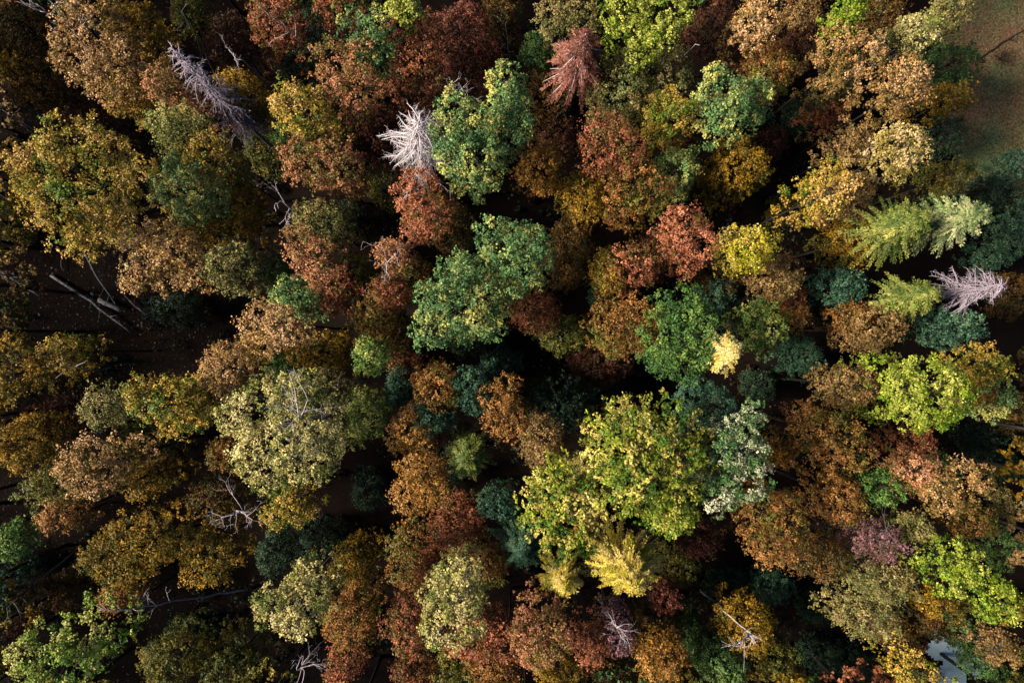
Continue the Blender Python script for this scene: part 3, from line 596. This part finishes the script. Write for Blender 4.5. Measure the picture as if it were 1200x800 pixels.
n_leaf_total = 0
def make_tree(i, style, x, y, rx, ry, ztop, pal, lob, label):
    global n_leaf_total
    rng = np.random.default_rng(1000 + i * 17)
    kz = S * (H - ztop + 2.5)
    r_m = 0.5 * (rx + ry) * kz * (0.99 if ztop < 26 else 1.04)
    if style == 'c':
        sh = radial_shrink(x, y, 1.6)
        R = r_m * sh * 1.04; Hc = max(3.5, 2.6 * R)
        zc = ztop - 0.36 * Hc
        loc = at(x, y, zc); loc[2] = 0
        root = thing('spruce_tree', loc, label, 'conifer', G_C)
        P, N, T, SZ, CID, nc, tw, br = conifer_points(R, Hc, ztop, rng, 0.55 if pal != 'redfir' else 0.8)
        P = P * np.array([rx / (0.5 * (rx + ry)), ry / (0.5 * (rx + ry)), 1])
        col = leaf_colors(P, CID, nc, pal, rng, tw)
        me = leaf_mesh('crown', P, N, SZ, col, aspect=0.27, T=T, rng=rng)
        link('crown', me, root)
        tb = Tubes()
        tb.add([(0, 0, -0.1), (0.05, 0, ztop * .5), (0, 0, ztop + 0.25)], 0.24, 0.03, 6)
        for p0, dv, L in br[::2]:
            if p0 is None: continue
            b = np.array([0, 0, p0[2] - 0.1])
            tb.add([b, b + dv * L * .5 + np.array([0, 0, .08 * L]), b + dv * L * .92 - np.array([0, 0, .1 * L])], 0.07 if pal == 'redfir' else 0.03, 0.02 if pal == 'redfir' else 0.008, 3)
        link('trunk', tb.mesh('trunk', M_PALE if pal == 'redfir' else M_BARK), root)
        n_leaf_total += len(P)
        return root
    sh = radial_shrink(x, y, 1.3)
    R = r_m * sh
    RX = R * rx / (0.5 * (rx + ry)); RY = R * ry / (0.5 * (rx + ry))
    rz = 1.2 * R + 0.8
    zc = ztop - rz
    loc = at(x, y, zc + 0.25 * rz); loc[2] = 0
    name = 'broadleaf_tree'
    root = thing(name, loc, label, 'tree', G_B)
    lobes = []
    if lob:
        for q in lob.split(';'):
            a = [float(t) for t in q.split(',')]
            rr = a[2] * kz * sh
            dz = a[3] if len(a) > 3 else 0
            rzz = 1.05 * rr + 0.6
            lobes.append((a[0] * kz * sh, -a[1] * kz * sh, ztop - rzz + dz, rr, rr, rzz))
    else:
        lobes.append((0, 0, zc, RX * 0.74, RY * 0.74, rz))
        nl = rng.integers(3, 6); a0 = rng.uniform(0, 6.28)
        for k in range(nl):
            a = a0 + 6.283 * k / nl + rng.normal(0, 0.3)
            fr = rng.uniform(0.40, 0.58); off = 1.02 - fr
            rr = fr * R
            lobes.append((math.cos(a) * RX * off, math.sin(a) * RY * off, zc + rz * rng.uniform(-0.55, 0.30),
                          fr * RX, fr * RY, rr * 1.1 + 0.4))
    P, N, T, SZ, CID, nc, C = crown_points(lobes, style, rng)
    # lower tier of branches, sparser, hanging below the dome
    low = [(0, 0, zc - 1.25 * rz, RX * 0.84, RY * 0.84, rz * 1.35)]
    P2, N2, T2, S2, C2, nc2, _ = crown_points(low, 'b', rng, 0.55)
    P = np.concatenate([P, P2]); N = np.concatenate([N, N2]); SZ = np.concatenate([SZ, S2 * 1.2]); CID = np.concatenate([CID, C2 + nc])
    if T is not None: T = np.concatenate([T, rng.normal(size=P2.shape)])
    nc += nc2
    col = leaf_colors(P, CID, nc, pal, rng)
    me = leaf_mesh('crown', P, N, SZ, col, aspect=(0.5 if style == 'f' else 0.74), T=T, rng=rng)
    link('crown', me, root)
    # trunk and limbs
    tb = Tubes()
    fork = max(2.0, zc - 1.2 * rz)
    bx, by = rng.normal(0, 0.15, 2)
    tb.add([(0, 0, -0.1), (bx * .5, by * .5, fork * .5), (bx, by, fork), (bx * .8, by * .8, zc + .5 * rz)], 0.08 + 0.036 * R, 0.04, 6)
    sel = C[rng.permutation(len(C))[:min(len(C), 12 + int(R * 5))]]
    for c in sel:
        b = np.array([bx, by, fork + (c[2] - fork) * rng.uniform(0.1, 0.5)]) if c[2] > fork else np.array([bx, by, fork])
        mid = b * 0.45 + c * 0.55 + np.array([0, 0, rng.uniform(-.3, .1) * R * .4])
        tb.add([b, mid, c + rng.normal(0, .15, 3)], 0.03 + 0.012 * R, 0.012, 4)
    link('trunk', tb.mesh('trunk', M_GREY if pal in ('blond', 'mauve') else M_BARK), root)
    n_leaf_total += len(P)
    return root

rows = [l.strip() for l in TREES.strip().splitlines() if l.strip() and not l.startswith('#')]
for i, l in enumerate(rows):
    f = [t.strip() for t in l.split('|')]
    make_tree(i, f[0], float(f[1]), float(f[2]), float(f[3]), float(f[4]), 22 + (float(f[5]) - 22) * 1.75, f[6], f[7], f[8])

# ------------------------------------------------------------------ dead trees
G_D = 'bare dead trees rising out of the canopy'

def dead_spruce(i, x, y, rpx, ztop, depth, label, tilt=(0, 0), dens=1.0, mat=None, dense_twigs=True, thick=1.0, twigs=3.4):
    """a needleless spruce: straight trunk, whorls of drooping curled branches with fine twigs"""
    rng = np.random.default_rng(5000 + i)
    R = rpx * S * (H - ztop + 3) * radial_shrink(x, y, 1.0)
    loc = at(x, y, ztop - 0.38 * depth); loc[2] = 0
    root = thing('dead_tree', loc, label, 'dead tree', G_D)
    loc_top = np.array([tilt[0], tilt[1], ztop])
    def axis(z): return np.array([tilt[0] * (z / ztop) ** 2, tilt[1] * (z / ztop) ** 2, z])
    tr = Tubes()
    tr.add([axis(z) for z in np.linspace(0, ztop, 9)], 0.26, 0.05, 7)
    link('trunk', tr.mesh('trunk', mat or M_PALE), root)
    tb = Tubes()
    z = ztop - 0.2
    while z > ztop - depth:
        f = (ztop - z) / depth
        L0 = R * (0.28 + 0.85 * f ** 0.6)
        nb = int((6 + 3 * f) * dens)
        a0 = rng.uniform(0, 6.28)
        for k in range(nb):
            a = a0 + 6.283 * k / nb + rng.normal(0, 0.22)
            if rng.uniform() < 0.13: continue
            L = L0 * rng.uniform(0.45, 1.25)
            dv = np.array([math.cos(a), math.sin(a), 0]); sv = np.array([-dv[1], dv[0], 0])
            cv = rng.choice([-1, 1]) * rng.uniform(0.2, 0.95)
            pts = []
            for t in (0, .2, .4, .6, .8, 1.0):
                pts.append(axis(z) + dv * L * t + sv * cv * L * t * t + np.array([0, 0, L * (0.35 * t - 0.75 * t * t)]))
            tb.add(pts, 0.080 * thick, 0.03 * thick, 4)
            if dense_twigs:
                for t in np.linspace(0.25, 0.97, max(3, int(L * twigs))):
                    j = int(t * 5); w = t * 5 - j
                    b = pts[j] * (1 - w) + pts[min(5, j + 1)] * w
                    for sd in (-1, 1):
                        if rng.uniform() < 0.12: continue
                        l2 = rng.uniform(.3, .85) * (0.35 + 0.28 * L) * (1.15 - 0.6 * t)
                        e = dv * rng.uniform(.3, .9) + sv * sd * rng.uniform(.3, .9) + np.array([0, 0, rng.uniform(-.9, -.1)])
                        m = b + e * l2 * .55 + rng.normal(0, .05, 3)
                        tb.add([b, m, m + e * l2 * .4 + np.array([0, 0, -.25 * l2]) + rng.normal(0, .06, 3)], 0.026, 0.012, 3)
        z -= rng.uniform(0.42, 0.68)
    link('branches', tb.mesh('branches', mat or M_PALE), root)
    return root

def branch_rec(tb, rng, p, d, L, r, lvl, spread, curl):
    n = 4; pts = [p]; q = p.copy(); dd = d.copy()
    for k in range(n):
        dd = unit(dd + rng.normal(0, curl, 3)); q = q + dd * L / n; pts.append(q.copy())
    tb.add(pts, r, r * 0.55, 5 if lvl > 1 else 3)
    if lvl <= 0: return
    for k in range(rng.integers(2, 4)):
        j = rng.integers(2, n + 1)
        nd = unit(dd + rng.normal(0, spread, 3))
        branch_rec(tb, rng, pts[j], nd, L * rng.uniform(.5, .8), r * 0.58, lvl - 1, spread, curl)

def snag(i, base, tip, fork, label, lvl=3, spread=0.6, L=2.2, curl=0.18, r=0.11, nfork=4, mat=None, name='dead_tree', cat='dead tree', group=G_D):
    """a bare tree: trunk from base (x,y,z) to tip (photo x, y, height) forking into crooked branches near the top"""
    rng = np.random.default_rng(7000 + i)
    b = at(*base); t = at(*tip)
    root = thing(name, b, label, cat, group)
    v = t - b
    tr = Tubes()
    side = np.array([v[1], -v[0], 0]) / (np.linalg.norm(v) + 1e-6)
    bend = rng.uniform(-.05, .05) * np.linalg.norm(v)
    wob = rng.normal(0, r * .9, (12, 3)); wob[0] = 0; wob[-1] = 0
    tr.add([v * s_ + side * bend * math.sin(math.pi * s_) + wob[q_] for q_, s_ in enumerate(np.linspace(0, 1, 12))], r * 1.7, r * 0.45, 7)
    link('trunk', tr.mesh('trunk', mat or M_PALE), root)
    d = unit(v)
    for k in range(nfork):
        tb = Tubes()
        s_ = 1 - fork * (k / max(1, nfork - 1)) if nfork > 1 else 1
        p = v * s_ + side * bend * math.sin(math.pi * s_)
        branch_rec(tb, rng, p, unit(d * 0.8 + rng.normal(0, spread, 3)), L * rng.uniform(.6, 1.2), r * .5, lvl, spread * .8, curl)
        link('branch', tb.mesh('branch', mat or M_PALE), root)
    return root

dead_spruce(1, 476, 176, 41, 27, 9, 'brilliant white needleless dead spruce with curled radiating branches', (1.5, 1.5), 1.35, None, True, .9, 5)
dead_spruce(2, 262, 128, 28, 27, 14, 'tall leaning lilac-grey dead spruce with fine twigs rising through coral foliage', (-2.4, 3.6), 1.1, M_LILAC, True, .7, 5)
dead_spruce(3, 1143, 341, 27, 26, 6.5, 'lilac-white dead crown with dense twigs standing out over the meadow edge', (0.8, 0.3), 1.7, M_LILAC, True, .6, 5)
snag(4, (140, 105, 0), (52, -6, 24), .45, 'thin pinkish leaning dead tree across the peach-orange crown at the top edge', 2, .5, 1.8, nfork=6, r=.10)
snag(5, (255, 95, 0), (213, 14, 22), .35, 'very thin bare grey tree leaning over a black gap at the top edge', 1, .3, 1.4, nfork=4, r=.06, mat=M_GREY)
snag(6, (80, 185, 0), (-12, 108, 17), .1, 'thick grey bare trunk slanting in from the picture edge above the giant golden crown', 1, .4, 1.5, nfork=2, r=.16, mat=M_GREY)
snag(7, (90, 195, 0), (2, 128, 15), .12, 'slimmer white bare trunk lying parallel beside the thick grey one', 1, .4, 1.2, nfork=2, r=.09)
snag(8, (395, 290, 0), (330, 235, 23), .16, 'pale antler-like snag reaching over a black gap above the salmon crown', 2, .38, 1.5, nfork=4, r=.08)
snag(9, (490, 320, 0), (452, 308, 23.5), .05, 'curled white bare branches circling the small salmon-tan crown', 2, .8, 1.7, .5, nfork=4, r=.06)
snag(10, (548, 160, 0), (534, 105, 21), .12, 'curled grey-white twigs poking out north-west of the tall sage-green crown', 2, .55, 1.7, .35, nfork=5, r=.07)
snag(11, (603, 120, 0), (592, 28, 20), .3, 'hair-thin bare tree beside a black gap near the top edge', 1, .3, 1.0, nfork=3, r=.045, mat=M_GREY)
snag(12, (760, 110, 0), (815, 52, 22), .05, 'short white upright snag beside the slim olive crown', 0, .3, .6, nfork=1, r=.075)
snag(13, (310, 575, 0), (278, 602, 21), .15, 'white fan-shaped snag between brown-gold and orange-gold crowns', 3, .6, 2.0, .2, nfork=5, r=.08)
snag(14, (290, 690, 0), (136, 716, 20), .35, 'slanting white bare trunk with side branches over the dark gap near the lower corner', 1, .45, 1.6, nfork=8, r=.075)
snag(15, (395, 735, 0), (350, 785, 21), .12, 'white bare tree with spreading twigs at the bottom edge by the small rose-brown crown', 3, .65, 2.1, .2, nfork=5, r=.07)
snag(16, (820, 690, 0), (880, 742, 22), .1, 'white star-like snag spreading over the dull ochre crown', 2, .62, 2.2, .1, nfork=7, r=.08)
snag(17, (700, 700, 0), (724, 738, 22.2), .16, 'ladder of short white twigs standing in the mauve crown', 2, .7, 1.5, .15, nfork=7, r=.06)
snag(18, (450, 440, 0), (392, 452, 21.5), .05, 'two crossed bare sticks above the sage-green side of the straw-coloured giant', 1, .2, 1.4, nfork=2, r=.05)
snag(19, (430, 470, 0), (350, 492, 27.6), .14, 'pale bare branches showing through the top of the straw-coloured giant', 3, .8, 2.9, .10, nfork=8, r=.09)
snag(20, (390, 90, 0), (328, 24, 21.5), .25, 'pale crooked twig crossing the dusty brown-rose crown at the top edge', 1, .5, 1.8, nfork=4, r=.06)
snag(21, (130, 430, 0), (86, 428, 22), .05, 'thin twig sticking out of the golden-brown crown over the black gap', 0, .5, 2.2, nfork=2, r=.05)
snag(22, (320, 100, 0), (268, 58, 20), .12, 'small pinkish bare twigs over the dark russet crown', 2, .7, 1.2, nfork=4, r=.05)
snag(23, (675, 170, 0), (655, 118, 19), .2, 'grey crooked twigs above the dim bronze crown south of the red spruce', 1, .7, 1.2, nfork=4, r=.05, mat=M_GREY)
snag(24, (95, 640, 0), (8, 712, 17), .15, 'pale slanting trunk on the picture edge beside the dim bronze crown', 1, .4, 1.2, nfork=3, r=.08, mat=M_GREY)
snag(25, (990, 620, 0), (1040, 622, 23), .06, 'fine mauve-grey twigs crossing the top of the most purple crown', 2, .8, 1.6, .2, nfork=5, r=.05, mat=M_GREY)


# ------------------------------------------------------------------ forest floor, meadow, water
def grid_sheet(name, x0, x1, y0, y1, nx, ny, zf, mat, inside=None):
    xs = np.linspace(x0, x1, nx); ys = np.linspace(y0, y1, ny)
    V = [(x, y, zf(x, y)) for y in ys for x in xs]
    F = []
    for j in range(ny - 1):
        for i in range(nx - 1):
            if inside and not inside((xs[i] + xs[i + 1]) / 2, (ys[j] + ys[j + 1]) / 2): continue
            a = j * nx + i
            F.append((a, a + 1, a + nx + 1, a + nx))
    me = bpy.data.meshes.new(name); me.from_pydata(V, [], F); me.materials.append(mat)
    me.polygons.foreach_set('use_smooth', [True] * len(me.polygons)); me.update()
    return link(name, me)

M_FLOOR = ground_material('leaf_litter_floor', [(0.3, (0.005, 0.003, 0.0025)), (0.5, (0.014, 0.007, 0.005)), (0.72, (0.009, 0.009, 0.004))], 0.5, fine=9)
M_MEADOW = ground_material('meadow_grass', [(0.38, (0.27, 0.135, 0.075)), (0.5, (0.24, 0.19, 0.08)), (0.62, (0.17, 0.25, 0.10))], 0.10, fine=3.5, bump=.12, fstops=(0.35, 1.6))
def relief(x, y):
    return -0.35 + 0.16 * math.sin(x * .21 + 1) * math.cos(y * .17) + 0.08 * math.sin(x * .6 + y * .5)
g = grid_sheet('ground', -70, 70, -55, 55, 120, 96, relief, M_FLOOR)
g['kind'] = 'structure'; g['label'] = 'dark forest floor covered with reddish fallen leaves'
# outer ground to the horizon, butted round the relief sheet just below it
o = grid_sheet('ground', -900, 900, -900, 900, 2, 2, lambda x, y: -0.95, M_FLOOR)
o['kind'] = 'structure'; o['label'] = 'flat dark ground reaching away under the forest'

def meadow_in(x, y):
    # open grass beyond the top corner of the frame, ragged towards the trees
    e = 51.9 + 1.0 * math.sin(y * .35) + 0.6 * math.sin(y * .9 + 1) - 0.03 * (y - 40)
    return x > e and y > 17 + 1.2 * math.sin(x * .7) + .7 * math.sin(x * 1.9)
mg = grid_sheet('meadow', 50, 120, 0, 110, 150, 150, lambda x, y: -0.05 + 0.02 * math.sin(x * .4) * math.sin(y * .3), M_MEADOW, meadow_in)
mg['kind'] = 'structure'; mg['label'] = 'open meadow of faded green and brown grass beside the forest'

rg = np.random.default_rng(77)
def blades(n, x0, x1, y0, y1, inside, cols, smin, smax, z0, up, name, label, jit=0.0, aspect=.2):
    X = rg.uniform(x0, x1, n); Y = rg.uniform(y0, y1, n)
    m = np.array([inside(a, b) for a, b in zip(X, Y)])
    X, Y = X[m], Y[m]; n = len(X)
    nz = np.sin(X * .5 + 1.3) * np.sin(Y * .42) + 0.6 * np.sin(X * .23 - Y * .31) + rg.normal(0, .5, n)
    w = np.clip(nz * .5 + .5, 0, 1)[:, None]
    col = (np.array(cols[0]) * (1 - w) + np.array(cols[1]) * w) * np.exp(rg.normal(0, .55, (n, 1)))
    sz = rg.uniform(smin, smax, n)
    z = z0(X, Y)
    P = np.stack([X, Y, z + up * sz * .4], 1)
    N = unit(rg.normal(0, .35 + up * .6, (n, 3)) + np.array([0, 0, 1 - up * .5]))
    T = rg.normal(0, 1, (n, 3)); T[:, 2] = T[:, 2] * .3 + up * 1.2
    me = leaf_mesh(name, P, N, sz, col, aspect=aspect, T=T, rng=rg)
    ob = link(name, me); ob['kind'] = 'stuff'; ob['label'] = label; ob['category'] = name.replace('_', ' ')
    return ob
blades(60000, 50, 72, 3, 48, meadow_in, [(.30, .16, .09), (.18, .27, .11)], .10, .30, lambda X, Y: np.full(len(X), -0.03), .45,
       'grass', 'short faded grass covering the open meadow at the corner')
def rel_np(X, Y): return -0.33 + 0.16 * np.sin(X * .21 + 1) * np.cos(Y * .17) + 0.08 * np.sin(X * .6 + Y * .5)
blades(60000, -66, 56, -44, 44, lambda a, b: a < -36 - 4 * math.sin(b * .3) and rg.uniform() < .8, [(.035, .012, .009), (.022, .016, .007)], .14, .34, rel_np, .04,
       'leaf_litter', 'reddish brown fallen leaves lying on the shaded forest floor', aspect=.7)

# low dark brush under the trees: nobody could count it
def under_in(x, y):
    if x < -50 + 3 * math.sin(y * .4) and -4 < y < 14: return False
    if x > 49 and y > 3: return False
    return math.sin(x * .33 + 2 * math.sin(y * .21)) + math.sin(y * .41 + x * .13) > -0.35
brush_n = 1500
cx = rg.uniform(-68, 58, brush_n); cy = rg.uniform(-46, 46, brush_n)
ok = np.array([under_in(a, b) for a, b in zip(cx, cy)]); cx, cy = cx[ok], cy[ok]
idx = np.repeat(np.arange(len(cx)), 42)
hgt = rg.uniform(.6, 3.2, len(cx))
u_ = unit(rg.normal(size=(len(idx), 3))); u_[:, 2] = np.abs(u_[:, 2])
PB = np.stack([cx, cy, np.full(len(cx), -.2)], 1)[idx] + u_ * (np.array([.55, .55, 1.0]) * hgt[idx][:, None]) * rg.uniform(.6, 1.05, (len(idx), 1))
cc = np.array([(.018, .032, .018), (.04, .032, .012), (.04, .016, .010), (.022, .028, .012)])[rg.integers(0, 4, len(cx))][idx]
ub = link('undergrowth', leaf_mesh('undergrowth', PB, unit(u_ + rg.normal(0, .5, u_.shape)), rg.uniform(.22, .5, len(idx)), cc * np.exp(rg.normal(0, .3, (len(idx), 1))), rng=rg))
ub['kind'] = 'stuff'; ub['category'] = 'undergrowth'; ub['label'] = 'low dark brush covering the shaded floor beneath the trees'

wc = at(1124, 772, 0)
def pond_in(x, y):
    a = math.atan2(y - wc[1], x - wc[0]); r = math.hypot((x - wc[0]) / 1.2, (y - wc[1]) / 1.0)
    return r < 3.3 + 1.0 * math.sin(a * 3 + 1) + .6 * math.sin(a * 7)
pw = grid_sheet('water', wc[0] - 16, wc[0] + 16, wc[1] - 12, wc[1] + 12, 90, 80, lambda x, y: -0.02, water_material(), pond_in)
pw['kind'] = 'structure'; pw['label'] = 'pale blue pond water glimpsed between the trees'

def fallen_log(i, a, b, r0, r1, label, stubs=3, z0=-0.1, z1=-0.1, mat=None, name='fallen_log'):
    rng = np.random.default_rng(8000 + i)
    A = at(a[0], a[1]); B = at(b[0], b[1])
    A[2] = z0; B[2] = z1
    root = thing(name, A, label, 'fallen log', 'dead logs and branches lying on the forest floor')
    v = B - A; L = np.linalg.norm(v); d = v / L; side = np.array([-d[1], d[0], 0])
    tb = Tubes()
    bow = rng.uniform(-.05, .05) * L
    pts = [v * t + side * bow * math.sin(math.pi * t) + np.array([0, 0, r0 * .8 + .15 * math.sin(math.pi * t)]) + side * rng.normal(0, .04) for t in np.linspace(0, 1, 9)]
    tb.add(pts, r0, r1, 9)
    link('trunk', tb.mesh('trunk', mat or M_LOG), root)
    tb2 = Tubes()
    for k in range(stubs):
        j = rng.integers(2, 8); p = pts[j]
        e = unit(d * .7 + side * rng.choice([-1, 1]) * rng.uniform(.4, 1) + np.array([0, 0, rng.uniform(0, .6)]))
        l = rng.uniform(.5, 1.6)
        tb2.add([p, p + e * l * .5, p + e * l + rng.normal(0, .1, 3)], r1 * .6, r1 * .25, 5)
    if stubs: link('branch', tb2.mesh('branch', mat or M_LOG), root)
fallen_log(1, (-6, 309), (48, 347), .24, .12, 'thick pale log bent across the forest floor at the picture edge', 2, 1.2, -.1)
fallen_log(2, (-6, 320), (24, 325), .12, .07, 'short thin pale log beside the thick bent one at the picture edge', 1)
fallen_log(3, (60, 323), (152, 388), .18, .12, 'long grey log lying slantwise across the open forest floor', 4, 0, 0)
fallen_log(4, (112, 296), (140, 362), .15, .08, 'slim pale log running down from under the giant golden crown', 2, 2.5, 0)
fallen_log(5, (118, 352), (143, 364), .32, .26, 'short thick bleached log end beside the long grey log', 0, .1, .1)
fallen_log(6, (-8, 206), (46, 250), .15, .08, 'pale log showing at the picture edge below the white slanting trunk', 2, 5, 1)
fallen_log(7, (4, 350), (18, 372), .08, .05, 'thin dark stick on the forest floor near the picture edge', 1, mat=M_GREY)
fallen_log(8, (72, 302), (74, 318), .08, .05, 'short upright-looking stick on the reddish floor beside the golden crown', 0, mat=M_GREY)
fallen_log(9, (1144, 72), (1204, 34), .12, .05, 'long dark bare branch lying on the meadow', 5, mat=M_BARK, name='fallen_branch')
fallen_log(10, (175, 372), (135, 330), .13, .07, 'dim log crossing under the low dark green tree', 2, mat=M_GREY)

def rocks():
    rng = np.random.default_rng(3)
    for k in range(16):
        px, py = rng.uniform(5, 110), rng.uniform(300, 385)
        p = at(px, py); p[2] = -.3
        s = rng.uniform(.08, .22)
        bm_v = []; F = []
        # rough faceted stone: a jittered octahedron split once
        import bmesh
        bm = bmesh.new(); bmesh.ops.create_icosphere(bm, subdivisions=2, radius=s)
        for v in bm.verts:
            v.co *= 1 + rng.uniform(-.22, .22); v.co.z *= .6
        me = bpy.data.meshes.new('stone'); bm.to_mesh(me); bm.free(); me.materials.append(M_LOG)
        o = link('stone', me, None, p)
        o['label'] = 'small pale stone among the fallen leaves near the logs'; o['category'] = 'stone'
        o['group'] = 'small pale stones scattered near the logs'
rocks()

def brush():
    rng = np.random.default_rng(12)
    p = at(1172, 70); p[2] = -.1
    root = thing('shrub', p, 'small dark reddish leafless shrub standing alone on the meadow', 'shrub')
    tb = Tubes()
    for k in range(9):
        a = rng.uniform(0, 6.28)
        branch_rec(tb, rng, np.zeros(3), unit(np.array([math.cos(a) * .7, math.sin(a) * .7, 1.0])), rng.uniform(.7, 1.2), .03, 2, .6, .2)
    link('stems', tb.mesh('stems', M_BARK), root)
    n = 500
    P = rng.normal(0, 1, (n, 3)) * np.array([.7, .55, .35]) + np.array([0, 0, .9])
    cid = rng.integers(0, 12, n)
    link('leaves', leaf_mesh('leaves', P, unit(rng.normal(0, 1, (n, 3)) + np.array([0, 0, 1])), rng.uniform(.07, .16, n), leaf_colors(P, cid, 12, 'maroon', rng) * .6, rng=rng), root)
brush()


# ------------------------------------------------------------------ the forest going on all round, outside the picture
def surrounding():
    rng = np.random.default_rng(9)
    PP, NN, SS, CC = [], [], [], []
    tb = Tubes()
    pals = ['ochre', 'rust', 'copper', 'olive', 'sage', 'bronze', 'teal', 'gold', 'tan', 'green']
    hw, hh = 600 * S * (H - 20), 400 * S * (H - 20)
    pts = []
    tries = 0
    while len(pts) < 260 and tries < 14000:
        tries += 1
        x = rng.uniform(-hw - 34, hw + 15); y = rng.uniform(-hh - 14, hh + 14)
        if abs(x) < hw + 4.5 and abs(y) < hh + 4.5: continue
        if x > 43 and y > 6: continue
        if x > 52.5 and y > -2: continue
        if any((x - a) ** 2 + (y - b) ** 2 < 4.2 ** 2 for a, b in pts): continue
        pts.append((x, y))
    for (x, y) in pts:
        R = rng.uniform(2.6, 4.4); zt = rng.uniform(16, 22)
        rz = .8 * R + .7
        lobes = [(x, y, zt - rz, R, R, rz)]
        P, N, T, SZ, CID, nc, C = crown_points(lobes, 'b', rng, 0.42)
        SZ = SZ * 1.7
        PP.append(P); NN.append(N); SS.append(SZ); CC.append(leaf_colors(P, CID, nc, pals[rng.integers(len(pals))], rng))
        tb.add([(x, y, -.9), (x, y, zt - rz)], .25, .12, 6)
    me = leaf_mesh('surrounding_forest', np.concatenate(PP), np.concatenate(NN), np.concatenate(SS), np.concatenate(CC), rng=rng)
    o = link('surrounding_forest', me)
    o['kind'] = 'stuff'; o['category'] = 'forest'; o['label'] = 'autumn forest carrying on in every direction around the canopy'
    t = link('trunks', tb.mesh('trunks', M_BARK), o); t['kind'] = 'stuff'
surrounding()
print('LEAVES', n_leaf_total, 'TREES', len(rows))

# ------------------------------------------------------------------ light, sky, camera
EL, AZ = math.radians(38), math.radians(268)     # height of the sun, compass bearing it comes from (clockwise from +Y)
world = bpy.data.worlds.new('World'); scene.world = world; world.use_nodes = True
nt = world.node_tree; nt.nodes.clear()
sk = nt.nodes.new('ShaderNodeTexSky'); sk.sky_type = 'NISHITA'; sk.sun_disc = False
sk.sun_elevation = EL; sk.sun_rotation = AZ; sk.air_density = 0.6; sk.dust_density = 0.8; sk.ozone_density = 1.0
bg = nt.nodes.new('ShaderNodeBackground'); bg.inputs[1].default_value = 0.05
wo = nt.nodes.new('ShaderNodeOutputWorld')
nt.links.new(sk.outputs[0], bg.inputs[0]); nt.links.new(bg.outputs[0], wo.inputs[0])
sl = bpy.data.lights.new('sun', 'SUN'); sl.energy = 5.0; sl.angle = math.radians(16); sl.color = (1.0, 0.88, 0.74)
so = link('sun', sl, None, (0, 0, 120))
from mathutils import Vector
dirv = Vector((math.sin(AZ) * math.cos(EL), math.cos(AZ) * math.cos(EL), math.sin(EL)))
so.rotation_euler = dirv.to_track_quat('Z', 'Y').to_euler()

cam = bpy.data.cameras.new('camera'); cam.lens = LENS; cam.sensor_width = 36; cam.clip_end = 3000; cam.clip_start = 1
co = link('camera', cam, None, (0, 0, H)); co.rotation_euler = (0, 0, 0)
scene.camera = co
scene.view_settings.view_transform = 'Standard'
scene.view_settings.look = 'None'
scene.view_settings.gamma = 1.0
scene.view_settings.exposure = 0.75
scene.cycles.max_bounces = 3
scene.cycles.diffuse_bounces = 0
scene.cycles.glossy_bounces = 1
scene.cycles.transmission_bounces = 2
